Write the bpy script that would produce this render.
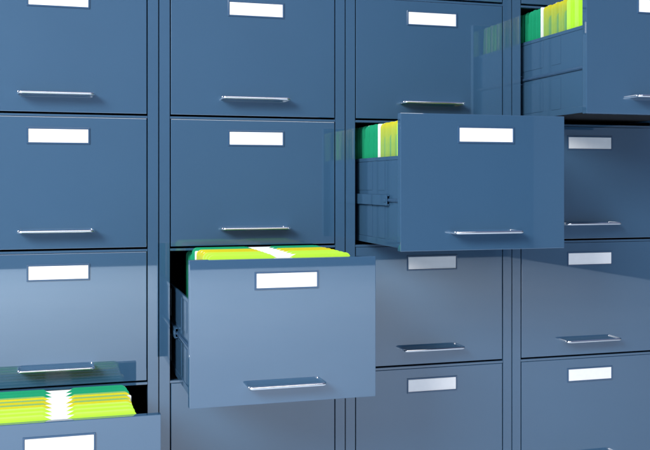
import bpy, bmesh, math, random
from mathutils import Vector
random.seed(7)

# ------------------------------------------------------------------ camera, light, exposure
scene = bpy.context.scene
for o in list(bpy.data.objects): bpy.data.objects.remove(o)
H = 0.857                      # camera height above the floor
cam_d = bpy.data.cameras.new('camera'); cam = bpy.data.objects.new('camera', cam_d)
scene.collection.objects.link(cam); scene.camera = cam
cam.location = (-0.2406, -2.1962, H)
cam.rotation_euler = (math.radians(90), 0, -0.2868)
cam_d.sensor_width = 36.0; cam_d.sensor_fit = 'HORIZONTAL'
cam_d.lens = 925.3 / 650 * 36
cam_d.shift_y = -(225 - 182.5) / 650
cam_d.clip_start = 0.05; cam_d.clip_end = 200

world = bpy.data.worlds.new('World'); scene.world = world; world.use_nodes = True
bg = world.node_tree.nodes['Background']
bg.inputs['Color'].default_value = (0.48, 0.58, 1.0, 1); bg.inputs['Strength'].default_value = 0.34

def area(name, loc, target, size, power, color=(1, 1, 1)):
    l = bpy.data.lights.new(name, 'AREA'); l.shape = 'RECTANGLE'; l.size, l.size_y = size
    l.energy = power; l.color = color
    o = bpy.data.objects.new(name, l); scene.collection.objects.link(o)
    o.location = loc
    o.rotation_euler = (Vector(target) - Vector(loc)).to_track_quat('-Z', 'Y').to_euler()
    return o
area('key_lamp', (-3.9, -3.7, 3.45), (0.5, 0, 0.85), (2.6, 2.2), 500, (1, 0.98, 0.96))
fl = area('floor_fill_light', (-1.0, -5.9, 4.6), (-1.0, -5.9, 0), (8.0, 2.8), 325, (1, 0.99, 0.98)); fl.data.spread = math.radians(135)  # unseen overhead light, added to brighten the floor the enamel reflects
area('wall_fill_light', (-3.6, -5.9, 2.9), (-2.9, -7.46, 2.0), (1.4, 1.4), 260, (0.9, 1.0, 1.0))  # unseen light added to brighten the far wall for the left-hand sheen

scene.view_settings.view_transform = 'Standard'; scene.view_settings.look = 'None'
scene.view_settings.exposure = 0.03; scene.view_settings.gamma = 1.0
scene.render.engine = 'CYCLES'
scene.cycles.max_bounces = 8; scene.cycles.glossy_bounces = 5

# ------------------------------------------------------------------ materials
def principled(name, color, rough=0.5, ior=1.45, metallic=0.0):
    m = bpy.data.materials.new(name); m.use_nodes = True
    nt = m.node_tree; p = nt.nodes['Principled BSDF']
    p.inputs['Base Color'].default_value = (*color, 1)
    p.inputs['Roughness'].default_value = rough
    p.inputs['IOR'].default_value = ior
    p.inputs['Metallic'].default_value = metallic
    return m, nt, p

def noisy_color(nt, p, c0, c1, scale, detail=4, stretch=(1, 1, 1)):
    tc = nt.nodes.new('ShaderNodeTexCoord'); mp = nt.nodes.new('ShaderNodeMapping')
    mp.inputs['Scale'].default_value = stretch
    n = nt.nodes.new('ShaderNodeTexNoise'); n.inputs['Scale'].default_value = scale
    n.inputs['Detail'].default_value = detail
    r = nt.nodes.new('ShaderNodeValToRGB')
    r.color_ramp.elements[0].position = 0.3; r.color_ramp.elements[1].position = 0.7
    r.color_ramp.elements[0].color = (*c0, 1); r.color_ramp.elements[1].color = (*c1, 1)
    nt.links.new(tc.outputs['Object'], mp.inputs['Vector'])
    nt.links.new(mp.outputs['Vector'], n.inputs['Vector'])
    nt.links.new(n.outputs['Fac'], r.inputs['Fac'])
    nt.links.new(r.outputs['Color'], p.inputs['Base Color'])
    return n, tc

def paint(name, c, ior=2.3, rough=0.016):
    m, nt, p = principled(name, c, rough, ior)
    noisy_color(nt, p, tuple(v * 0.97 for v in c), tuple(v * 1.03 for v in c), 3.0, 3)
    # slight unevenness of the gloss, as in sprayed enamel
    tc = nt.nodes.new('ShaderNodeTexCoord')
    n = nt.nodes.new('ShaderNodeTexNoise'); n.inputs['Scale'].default_value = 14; n.inputs['Detail'].default_value = 5
    mr = nt.nodes.new('ShaderNodeMapRange')
    mr.inputs['To Min'].default_value = rough * 0.6; mr.inputs['To Max'].default_value = rough * 1.9
    nt.links.new(tc.outputs['Object'], n.inputs['Vector'])
    nt.links.new(n.outputs['Fac'], mr.inputs['Value']); nt.links.new(mr.outputs['Result'], p.inputs['Roughness'])
    return m

BLUE = (0.037, 0.096, 0.176)
M_paint = paint('blue_enamel', BLUE)
M_trim = paint('blue_enamel_trim', (0.036, 0.088, 0.170), 1.8, 0.10)
M_side = paint('blue_enamel_drawer_side', BLUE, 1.6, 0.07)
M_inside = principled('shade_black_inside', (0.006, 0.006, 0.008), 0.8)[0]  # near-black stands in for the shade inside the closed cabinet
M_chrome = principled('chrome', (0.90, 0.90, 0.90), 0.07, 1.5, 1.0)[0]
M_card, _nt, _p = principled('white_card', (0.93, 0.93, 0.93), 0.6)
noisy_color(_nt, _p, (0.90, 0.90, 0.905), (0.94, 0.94, 0.94), 60)
M_paper, _nt, _p = principled('white_paper', (0.9, 0.9, 0.9), 0.7)
noisy_color(_nt, _p, (0.86, 0.87, 0.88), (0.92, 0.92, 0.92), 40)

def card_stock(name, top, low, drop=0.0):
    """folder stock: colour runs from the top edge down over a few centimetres (printed fade)"""
    m, nt, p = principled(name, top, 0.42, 1.45)
    tc = nt.nodes.new('ShaderNodeTexCoord'); sep = nt.nodes.new('ShaderNodeSeparateXYZ')
    mr = nt.nodes.new('ShaderNodeMapRange')
    mr.inputs['From Min'].default_value = -0.055; mr.inputs['From Max'].default_value = 0.0
    r = nt.nodes.new('ShaderNodeValToRGB')
    r.color_ramp.elements[0].color = (*low, 1); r.color_ramp.elements[1].color = (*top, 1)
    e = r.color_ramp.elements.new(0.70); e.color = tuple(0.55 * a + 0.45 * b for a, b in zip(low, top)) + (1,)
    n = nt.nodes.new('ShaderNodeTexNoise'); n.inputs['Scale'].default_value = 120; n.inputs['Detail'].default_value = 6
    mx = nt.nodes.new('ShaderNodeMixRGB'); mx.blend_type = 'MULTIPLY'; mx.inputs['Fac'].default_value = 0.10
    nt.links.new(tc.outputs['Object'], sep.inputs[0]); nt.links.new(sep.outputs['Z'], mr.inputs['Value'])
    nt.links.new(mr.outputs['Result'], r.inputs['Fac'])
    nt.links.new(tc.outputs['Object'], n.inputs['Vector'])
    nt.links.new(r.outputs['Color'], mx.inputs['Color1']); nt.links.new(n.outputs['Fac'], mx.inputs['Color2'])
    nt.links.new(mx.outputs['Color'], p.inputs['Base Color'])
    return m
M_green = card_stock('green_stock', (0.014, 0.38, 0.18), (0.014, 0.38, 0.18))
M_yellow = card_stock('yellow_stock', (0.76, 0.67, 0.015), (0.36, 0.56, 0.13))
M_sage = card_stock('sage_stock', (0.28, 0.52, 0.16), (0.20, 0.46, 0.20))
M_lime2 = card_stock('pale_lime_stock', (0.60, 0.95, 0.14), (0.60, 0.95, 0.14))
M_lime = card_stock('lime_stock', (0.55, 0.95, 0.06), (0.55, 0.95, 0.06))

# ------------------------------------------------------------------ mesh helpers
def link(o, parent=None):
    scene.collection.objects.link(o)
    if parent: o.parent = parent
    return o

def mesh_obj(name, bm, mats, parent=None, loc=(0, 0, 0), bevel=0.0, smooth=False, segs=2):
    if bevel:
        bmesh.ops.bevel(bm, geom=[e for e in bm.edges], offset=bevel, segments=segs, profile=0.6, affect='EDGES', clamp_overlap=True)
    bmesh.ops.recalc_face_normals(bm, faces=bm.faces)
    me = bpy.data.meshes.new(name); bm.to_mesh(me); bm.free()
    for m in (mats if isinstance(mats, (list, tuple)) else [mats]): me.materials.append(m)
    if smooth:
        for f in me.polygons: f.use_smooth = True
        me.set_sharp_from_angle(angle=math.radians(40))
    o = bpy.data.objects.new(name, me); o.location = loc
    return link(o, parent)

def box(bm, x0, x1, y0, y1, z0, z1, mat=0):
    vs = [bm.verts.new((x, y, z)) for x in (x0, x1) for y in (y0, y1) for z in (z0, z1)]
    for idx in ((0, 1, 3, 2), (4, 6, 7, 5), (0, 4, 5, 1), (2, 3, 7, 6), (0, 2, 6, 4), (1, 5, 7, 3)):
        f = bm.faces.new([vs[i] for i in idx]); f.material_index = mat
    return vs

def prism(bm, pts, y0, y1):
    """outline in x,z pulled from y0 to y1"""
    a = [bm.verts.new((x, y0, z)) for x, z in pts]; b = [bm.verts.new((x, y1, z)) for x, z in pts]
    n = len(pts); bm.faces.new(a); bm.faces.new(b[::-1])
    for i in range(n): bm.faces.new((a[i], b[i], b[(i + 1) % n], a[(i + 1) % n]))

def sweep(bm, path, rx, rz, n=12, cap=True):
    """elliptical tube through path points lying in a horizontal plane"""
    rings = []
    for i, p in enumerate(path):
        a = path[max(i - 1, 0)]; b = path[min(i + 1, len(path) - 1)]
        t = (Vector(b) - Vector(a)).normalized(); s = t.cross(Vector((0, 0, 1))).normalized()
        rings.append([bm.verts.new(Vector(p) + s * rx * math.cos(q) + Vector((0, 0, rz * math.sin(q))))
                      for q in (2 * math.pi * k / n for k in range(n))])
    for r0, r1 in zip(rings, rings[1:]):
        for k in range(n): bm.faces.new((r0[k], r0[(k + 1) % n], r1[(k + 1) % n], r1[k]))
    if cap: bm.faces.new(rings[0][::-1]); bm.faces.new(rings[-1])

# ------------------------------------------------------------------ the setting seen in the gloss of the enamel
W, R, Z0 = 0.46, 0.3119, 0.4702 + H        # cabinet pitch, drawer pitch, height of the line above the full top row
G = 0.0283                                  # post width up to the drawer front

M_floor, _nt, _p = principled('pale_floor', (0.78, 0.80, 0.82), 0.5)
noisy_color(_nt, _p, (0.54, 0.65, 0.76), (0.58, 0.69, 0.80), 1.2)
M_wall, _nt, _p = principled('grey_blue_wall', (0.16, 0.20, 0.27), 0.8)
noisy_color(_nt, _p, (0.075, 0.095, 0.125), (0.085, 0.105, 0.135), 0.8)
def structure(name, bx, mat):
    bm = bmesh.new(); box(bm, *bx)
    o = mesh_obj(name, bm, mat); o['kind'] = 'structure'; return o
structure('floor', (-7.0, 4.95, -7.62, 0.9, -0.1, 0.0), M_floor)
structure('far_wall', (-7.0, 4.95, -7.62, -7.46, 0.002, 3.6), M_wall)
structure('side_wall', (4.80, 4.95, -7.458, 0.9, 0.002, 3.6), M_wall)
structure('wall_behind_cabinets', (-7.0, 4.798, 0.72, 0.88, 0.002, 3.6), M_wall)

# ------------------------------------------------------------------ cabinets
def line_z(j): return Z0 - j * R            # dark line above drawer row j (rows -1 .. 3)
TOP = line_z(-1) + 0.014
def make_body(parent):
    bm = bmesh.new(); e = 0.0012
    zb, zt = 0.0, TOP
    # corner posts (front), sides, back, top and plinth
    for x0, x1 in ((e, G - 0.0026), (W - G + 0.0026, W - e)):
        v = box(bm, x0, x1, 0.0, 0.020, zb + 0.07, zt)
    for x0, x1 in ((e + 0.0004, e + 0.0024), (W - e - 0.0024, W - e - 0.0004)):
        box(bm, x0, x1, 0.021, 0.62, zb + 0.02, zt - 0.001)
    box(bm, e, W - e, 0.6205, 0.623, zb + 0.02, zt - 0.001)
    box(bm, e + 0.0026, W - e - 0.0026, 0.0205, 0.62, zt - 0.006, zt - 0.002)
    box(bm, G - 0.002, W - G + 0.002, 0.0, 0.020, zt - 0.012, zt)
    for j in range(0, 5):
        z = line_z(j)
        box(bm, G - 0.0020, W - G + 0.0020, 0.0006, 0.018, z - 0.0078, z - 0.0022)
    box(bm, e + 0.002, W - e - 0.002, 0.012, 0.60, 0.0, 0.069)
    bmesh.ops.bevel(bm, geom=list(bm.edges), offset=0.0007, segments=2, affect='EDGES', clamp_overlap=True)
    o = mesh_obj('cabinet_body', bm, M_paint, parent)
    bm = bmesh.new()        # added lining, its near-black puts the cavity's shade into the colour
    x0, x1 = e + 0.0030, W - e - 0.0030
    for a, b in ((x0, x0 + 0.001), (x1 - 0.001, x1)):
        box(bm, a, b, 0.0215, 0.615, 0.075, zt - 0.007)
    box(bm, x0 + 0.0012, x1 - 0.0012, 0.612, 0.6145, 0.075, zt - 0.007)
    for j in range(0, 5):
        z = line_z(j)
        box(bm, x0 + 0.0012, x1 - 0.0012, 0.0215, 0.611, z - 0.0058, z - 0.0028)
    mesh_obj('cavity_shade_lining', bm, M_inside, parent)
    return o

HX0, HX1 = 0.147, 0.3105    # handle ends, from the cabinet's left side
PROJ = 0.033
def make_handle(parent, z, y):
    bm = bmesh.new(); r = 0.009; path = []
    a, b = HX0, HX1
    path.append((a, 0.0, 0)); path.append((a, -PROJ + r, 0))
    for k in range(1, 7):
        q = math.pi / 2 * k / 6; path.append((a + r - r * math.cos(q), -PROJ + r - r * math.sin(q), 0))
    path.append(((a + b) / 2, -PROJ, 0))
    for k in range(0, 7):
        q = math.pi / 2 * k / 6; path.append((b - r + r * math.sin(q), -PROJ + r - r * math.cos(q), 0))
    path.append((b, 0.0, 0))
    sweep(bm, path, 0.0028, 0.0034)
    # thin web that fills the bow
    pts = [(p[0], p[1]) for p in path]
    up = [bm.verts.new((x, y_, 0.0010)) for x, y_ in pts]; dn = [bm.verts.new((x, y_, -0.0010)) for x, y_ in pts]
    bm.faces.new(up); bm.faces.new(dn[::-1])
    for i in range(len(pts)):
        k = (i + 1) % len(pts); bm.faces.new((up[i], dn[i], dn[k], up[k]))
    return mesh_obj('handle', bm, M_chrome, parent, (0, y, z), smooth=True)

LX0, LX1, LZ0, LZ1 = 0.1640, 0.3030, 0.0325, 0.0710
def make_label(parent, y, ztop):
    """bevelled metal card holder and its white card"""
    z0, z1 = ztop - LZ1, ztop - LZ0; w = 0.0038
    bm = bmesh.new()
    def ring(x0, x1, a, b, yy): return [bm.verts.new(v) for v in ((x0, yy, a), (x1, yy, a), (x1, yy, b), (x0, yy, b))]
    outer0 = ring(LX0, LX1, z0, z1, 0.0)
    outer1 = ring(LX0 + 0.0008, LX1 - 0.0008, z0 + 0.0008, z1 - 0.0008, -0.0024)
    inner1 = ring(LX0 + w - 0.0006, LX1 - w + 0.0006, z0 + w - 0.0006, z1 - w + 0.0006, -0.0024)
    inner0 = ring(LX0 + w, LX1 - w, z0 + w, z1 - w, -0.0002)
    for ra, rb in ((outer0, outer1), (outer1, inner1), (inner1, inner0), (inner0, outer0)):
        for i in range(4): bm.faces.new((ra[i], ra[(i + 1) % 4], rb[(i + 1) % 4], rb[i]))
    mesh_obj('label_frame', bm, M_trim, parent, (0, y, 0))
    bm = bmesh.new(); box(bm, LX0 + w + 0.0002, LX1 - w - 0.0002, -0.0010, -0.0004, z0 + w + 0.0002, z1 - w - 0.0002)
    mesh_obj('label_card', bm, M_card, parent, (0, y, 0))

FT = 0.018
def make_drawer(cab, j, ext=0.0, dtop=0.0, label=None, chan=0.13):
    zt, zb = line_z(j) - 0.0085 , line_z(j + 1) + 0.0025
    if ext: zt += dtop
    bm = bmesh.new(); x0, x1 = G, W - G
    box(bm, x0, x1, 0.0, FT, zb, zt)
    d = mesh_obj('drawer', bm, M_paint, cab, (0, -ext, 0), bevel=0.0011)
    if label: d['label'] = label
    make_label(d, 0.0, line_z(j))
    make_handle(d, line_z(j) - 0.2685, 0.0)
    if ext:
        sx = G + 0.0130; hs = 0.2055; bz = line_z(j + 1) + 0.008; depth = 0.57
        for s in (0, 1):
            X = (lambda v: v) if s == 0 else (lambda v: W - v)
            def sbox(bm, a, b, *r): box(bm, min(X(a), X(b)), max(X(a), X(b)), *r)
            bm = bmesh.new()
            sbox(bm, sx + 0.0014, sx + 0.0030, FT + 0.0004, depth, bz, bz + hs - 0.001)        # sheet
            sbox(bm, sx, sx + 0.0044, FT + 0.0004, depth, bz + hs - 0.0085, bz + hs)          # rolled top edge
            sbox(bm, sx - 0.0002, sx + 0.0013, FT + 0.0004, depth, bz - 0.001, bz + 0.0145)     # bottom flange
            # pressed ribs
            for y0, y1 in ((0.137, 0.1815), (0.2245, 0.34), (0.42, 0.50)):
                sbox(bm, sx + 0.0004, sx + 0.0014, y0, y1, bz + 0.0150, bz + 0.092)
                sbox(bm, sx + 0.0004, sx + 0.0014, y0, y1, bz + 0.127, bz + hs - 0.0095)
            sbox(bm, sx - 0.0008, sx + 0.0013, FT + 0.0004, 0.032, bz + 0.002, bz + hs - 0.012)  # tab spot-welded to front
            mesh_obj('side_panel', bm, M_side, d, bevel=0.0004, segs=1)
            bm = bmesh.new()        # telescopic runner: thin inner bar and wider outer channel
            zc = bz + 0.1050
            sbox(bm, sx - 0.0030, sx + 0.0012, 0.024, depth, zc - 0.0035, zc + 0.0035)
            sbox(bm, sx - 0.0042, sx - 0.0031, 0.024, depth, zc - 0.0015, zc + 0.0015)
            mesh_obj('slide_bar', bm, M_trim, d, bevel=0.0005, segs=1)
            bm = bmesh.new()
            ya, yb = chan, ext + 0.30
            sbox(bm, sx - 0.0066, sx - 0.0044, ya, yb, zc - 0.0125, zc + 0.0125)
            sbox(bm, sx - 0.0064, sx + 0.0008, ya, yb, zc + 0.0092, zc + 0.0120)
            sbox(bm, sx - 0.0064, sx + 0.0008, ya, yb, zc - 0.0120, zc - 0.0092)
            sbox(bm, sx - 0.0084, sx - 0.0067, ya + 0.004, ya + 0.016, zc - 0.0045, zc + 0.0045)   # end stop
            mesh_obj('slide_channel', bm, M_side, d, bevel=0.0005, segs=1)
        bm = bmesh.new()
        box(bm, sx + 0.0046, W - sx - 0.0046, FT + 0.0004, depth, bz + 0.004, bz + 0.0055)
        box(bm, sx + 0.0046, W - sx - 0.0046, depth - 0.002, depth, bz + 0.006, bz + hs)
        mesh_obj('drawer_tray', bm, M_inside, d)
    return d

cab_label = [
    'leftmost blue metal filing cabinet, its open drawer cut off at bottom left',
    'blue metal filing cabinet second from left, its drawer pulled out low at centre',
    'blue metal filing cabinet third from left, its drawer open at mid height',
    'rightmost blue metal filing cabinet, with its upper drawer open at the top right corner']
EXT = 0.305
opened = {0: 3, 1: 2, 2: 1, 3: 0}
drawer_label = {0: 'open drawer at bottom left packed with lime, yellow and green folders',
                1: 'open drawer low at centre with folder tops showing over its front',
                2: 'open drawer at mid height, its left side and slide in view',
                3: 'open drawer at top right, its left side in view'}
for i in range(4):
    cab = bpy.data.objects.new('filing_cabinet', None); link(cab)
    cab.location = ((i - 1) * W, 0, 0)
    cab['label'] = cab_label[i]; cab['category'] = 'filing cabinet'; cab['group'] = 'blue filing cabinets standing in a row'
    make_body(cab)
    for j in range(-1, 4):
        if opened[i] == j:
            make_drawer(cab, j, EXT + {0: -0.008, 1: 0, 2: 0.002, 3: 0.0045}[i], 0.0025, drawer_label[i], {0: 0.29, 1: 0.285, 2: 0.105, 3: 0.33}[i])
        else:
            make_drawer(cab, j)

# ------------------------------------------------------------------ folders standing in the open drawers
def folder_outline(x0, x1, h, r, notch=None):
    """outline whose top edge is z = 0, bottom z = -h"""
    pts = [(x0, -h)]
    for k in range(7):
        q = math.pi / 2 * k / 6; pts.append((x0 + r - r * math.cos(q), -r + r * math.sin(q)))
    if notch:
        c, wt, wb, d = notch
        pts += [(c - wt, 0), (c - wb, -d), (c + wb, -d), (c + wt, 0)]
    for k in range(7):
        q = math.pi / 2 * (1 - k / 6); pts.append((x1 - r + r * math.cos(q), -r + r * math.sin(q)))
    pts.append((x1, -h))
    return pts

def plate(name, pts, mat, parent, loc, t=0.0007):
    bm = bmesh.new(); prism(bm, pts, -t / 2, t / 2)
    return mesh_obj(name, bm, mat, parent, loc)

FX1, NC = W - 0.075, 0.2335
left = {0: 0.053, 1: 0.074, 2: 0.053, 3: 0.053}
cell = {0: 'the open drawer at bottom left', 1: 'the open drawer low at centre',
        2: 'the open drawer at mid height', 3: 'the open drawer at top right'}
ordinal = ['frontmost', 'second', 'third', 'fourth', 'fifth', 'sixth', 'seventh']
word = {'l': 'lime', 'y': 'yellow-green', 'g': 'green'}
mat = {'l': M_lime, 'y': M_yellow, 'g': M_green}
fill = {0: 'lllyyygggggg', 1: 'lllyyyggggg', 2: 'llyyygggggg', 3: 'lllyyyggggg'}
rise = {0: 0.0005, 1: 0.0012, 2: -0.0150, 3: -0.0150}
for i in range(4):
    j = opened[i]; cx = (i - 1) * W; base = line_z(j + 1) + 0.016
    rear = {'l': M_lime2, 'y': M_sage if i == 0 else M_yellow, 'g': M_green}
    count = {}; FX0 = left[i]
    ys = [-0.272 + (0.0372 if i > 1 else 0.0335) * k for k in range(len(fill[i]))]
    for k, c in enumerate(fill[i]):
        count[c] = count.get(c, 0) + 1
        top = line_z(j) + rise[i] + random.uniform(-0.0004, 0.0004)
        if ys[k] > -0.022: top = min(top, line_z(j) - 0.0125)      # still under the rail
        h = top - base
        f = bpy.data.objects.new('file_folder', None); link(f)
        f.location = (cx, ys[k] + random.uniform(-0.001, 0.001), base)
        dx = random.uniform(-0.0012, 0.0012)
        n = count[c] - 1
        who = ('frontmost %s folder' % word[c]) if n == 0 else ('%s %s folder counting back from the front' % (ordinal[n], word[c]))
        f['label'] = '%s in %s' % (who, cell[i])
        f['category'] = 'folder'; f['group'] = 'coloured folders standing in the open drawers'
        if h < 0.2: continue
        plate('notched_flap', folder_outline(FX0 + dx, FX1 + dx, h, 0.012, (NC, 0.0300, 0.0125, 0.0095)), mat[c], f, (0, 0, h))
        plate('paper', folder_outline(FX0 + 0.004, FX1 - 0.004, h - 0.002, 0.004), M_paper, f, (0, 0.0013, h - 0.0012), 0.001)
        lowm = M_sage if c == 'y' else mat[c]
        plate('low_flap', folder_outline(FX0 + 0.002, FX1 - 0.004, h - 0.028, 0.012), lowm, f, (0, -0.0085, h - 0.027))
        plate('rear_flap', folder_outline(FX0 + dx + 0.001, FX1 + dx - 0.002, h - 0.001, 0.012, (NC, 0.0325, 0.0135, 0.0105)), rear[c], f, (0, 0.0175, h - 0.0008))
    k = fill[i].index('g')
    y = ys[k] - 0.0095
    if i == 0: y -= 0.0335
    top = line_z(j) + rise[i] - (0.002 if i > 1 else 0.0045); h = top - base
    d = plate('divider_sheet', folder_outline(FX0 - 0.001, FX1 + (0.002 if i != 1 else -0.02), h, 0.003), M_paper, None, (cx, y, top), 0.0012)
    d['label'] = 'white divider sheet between the green and yellow folders in %s' % cell[i]
    d['category'] = 'divider'; d['group'] = 'white divider sheets in the open drawers'
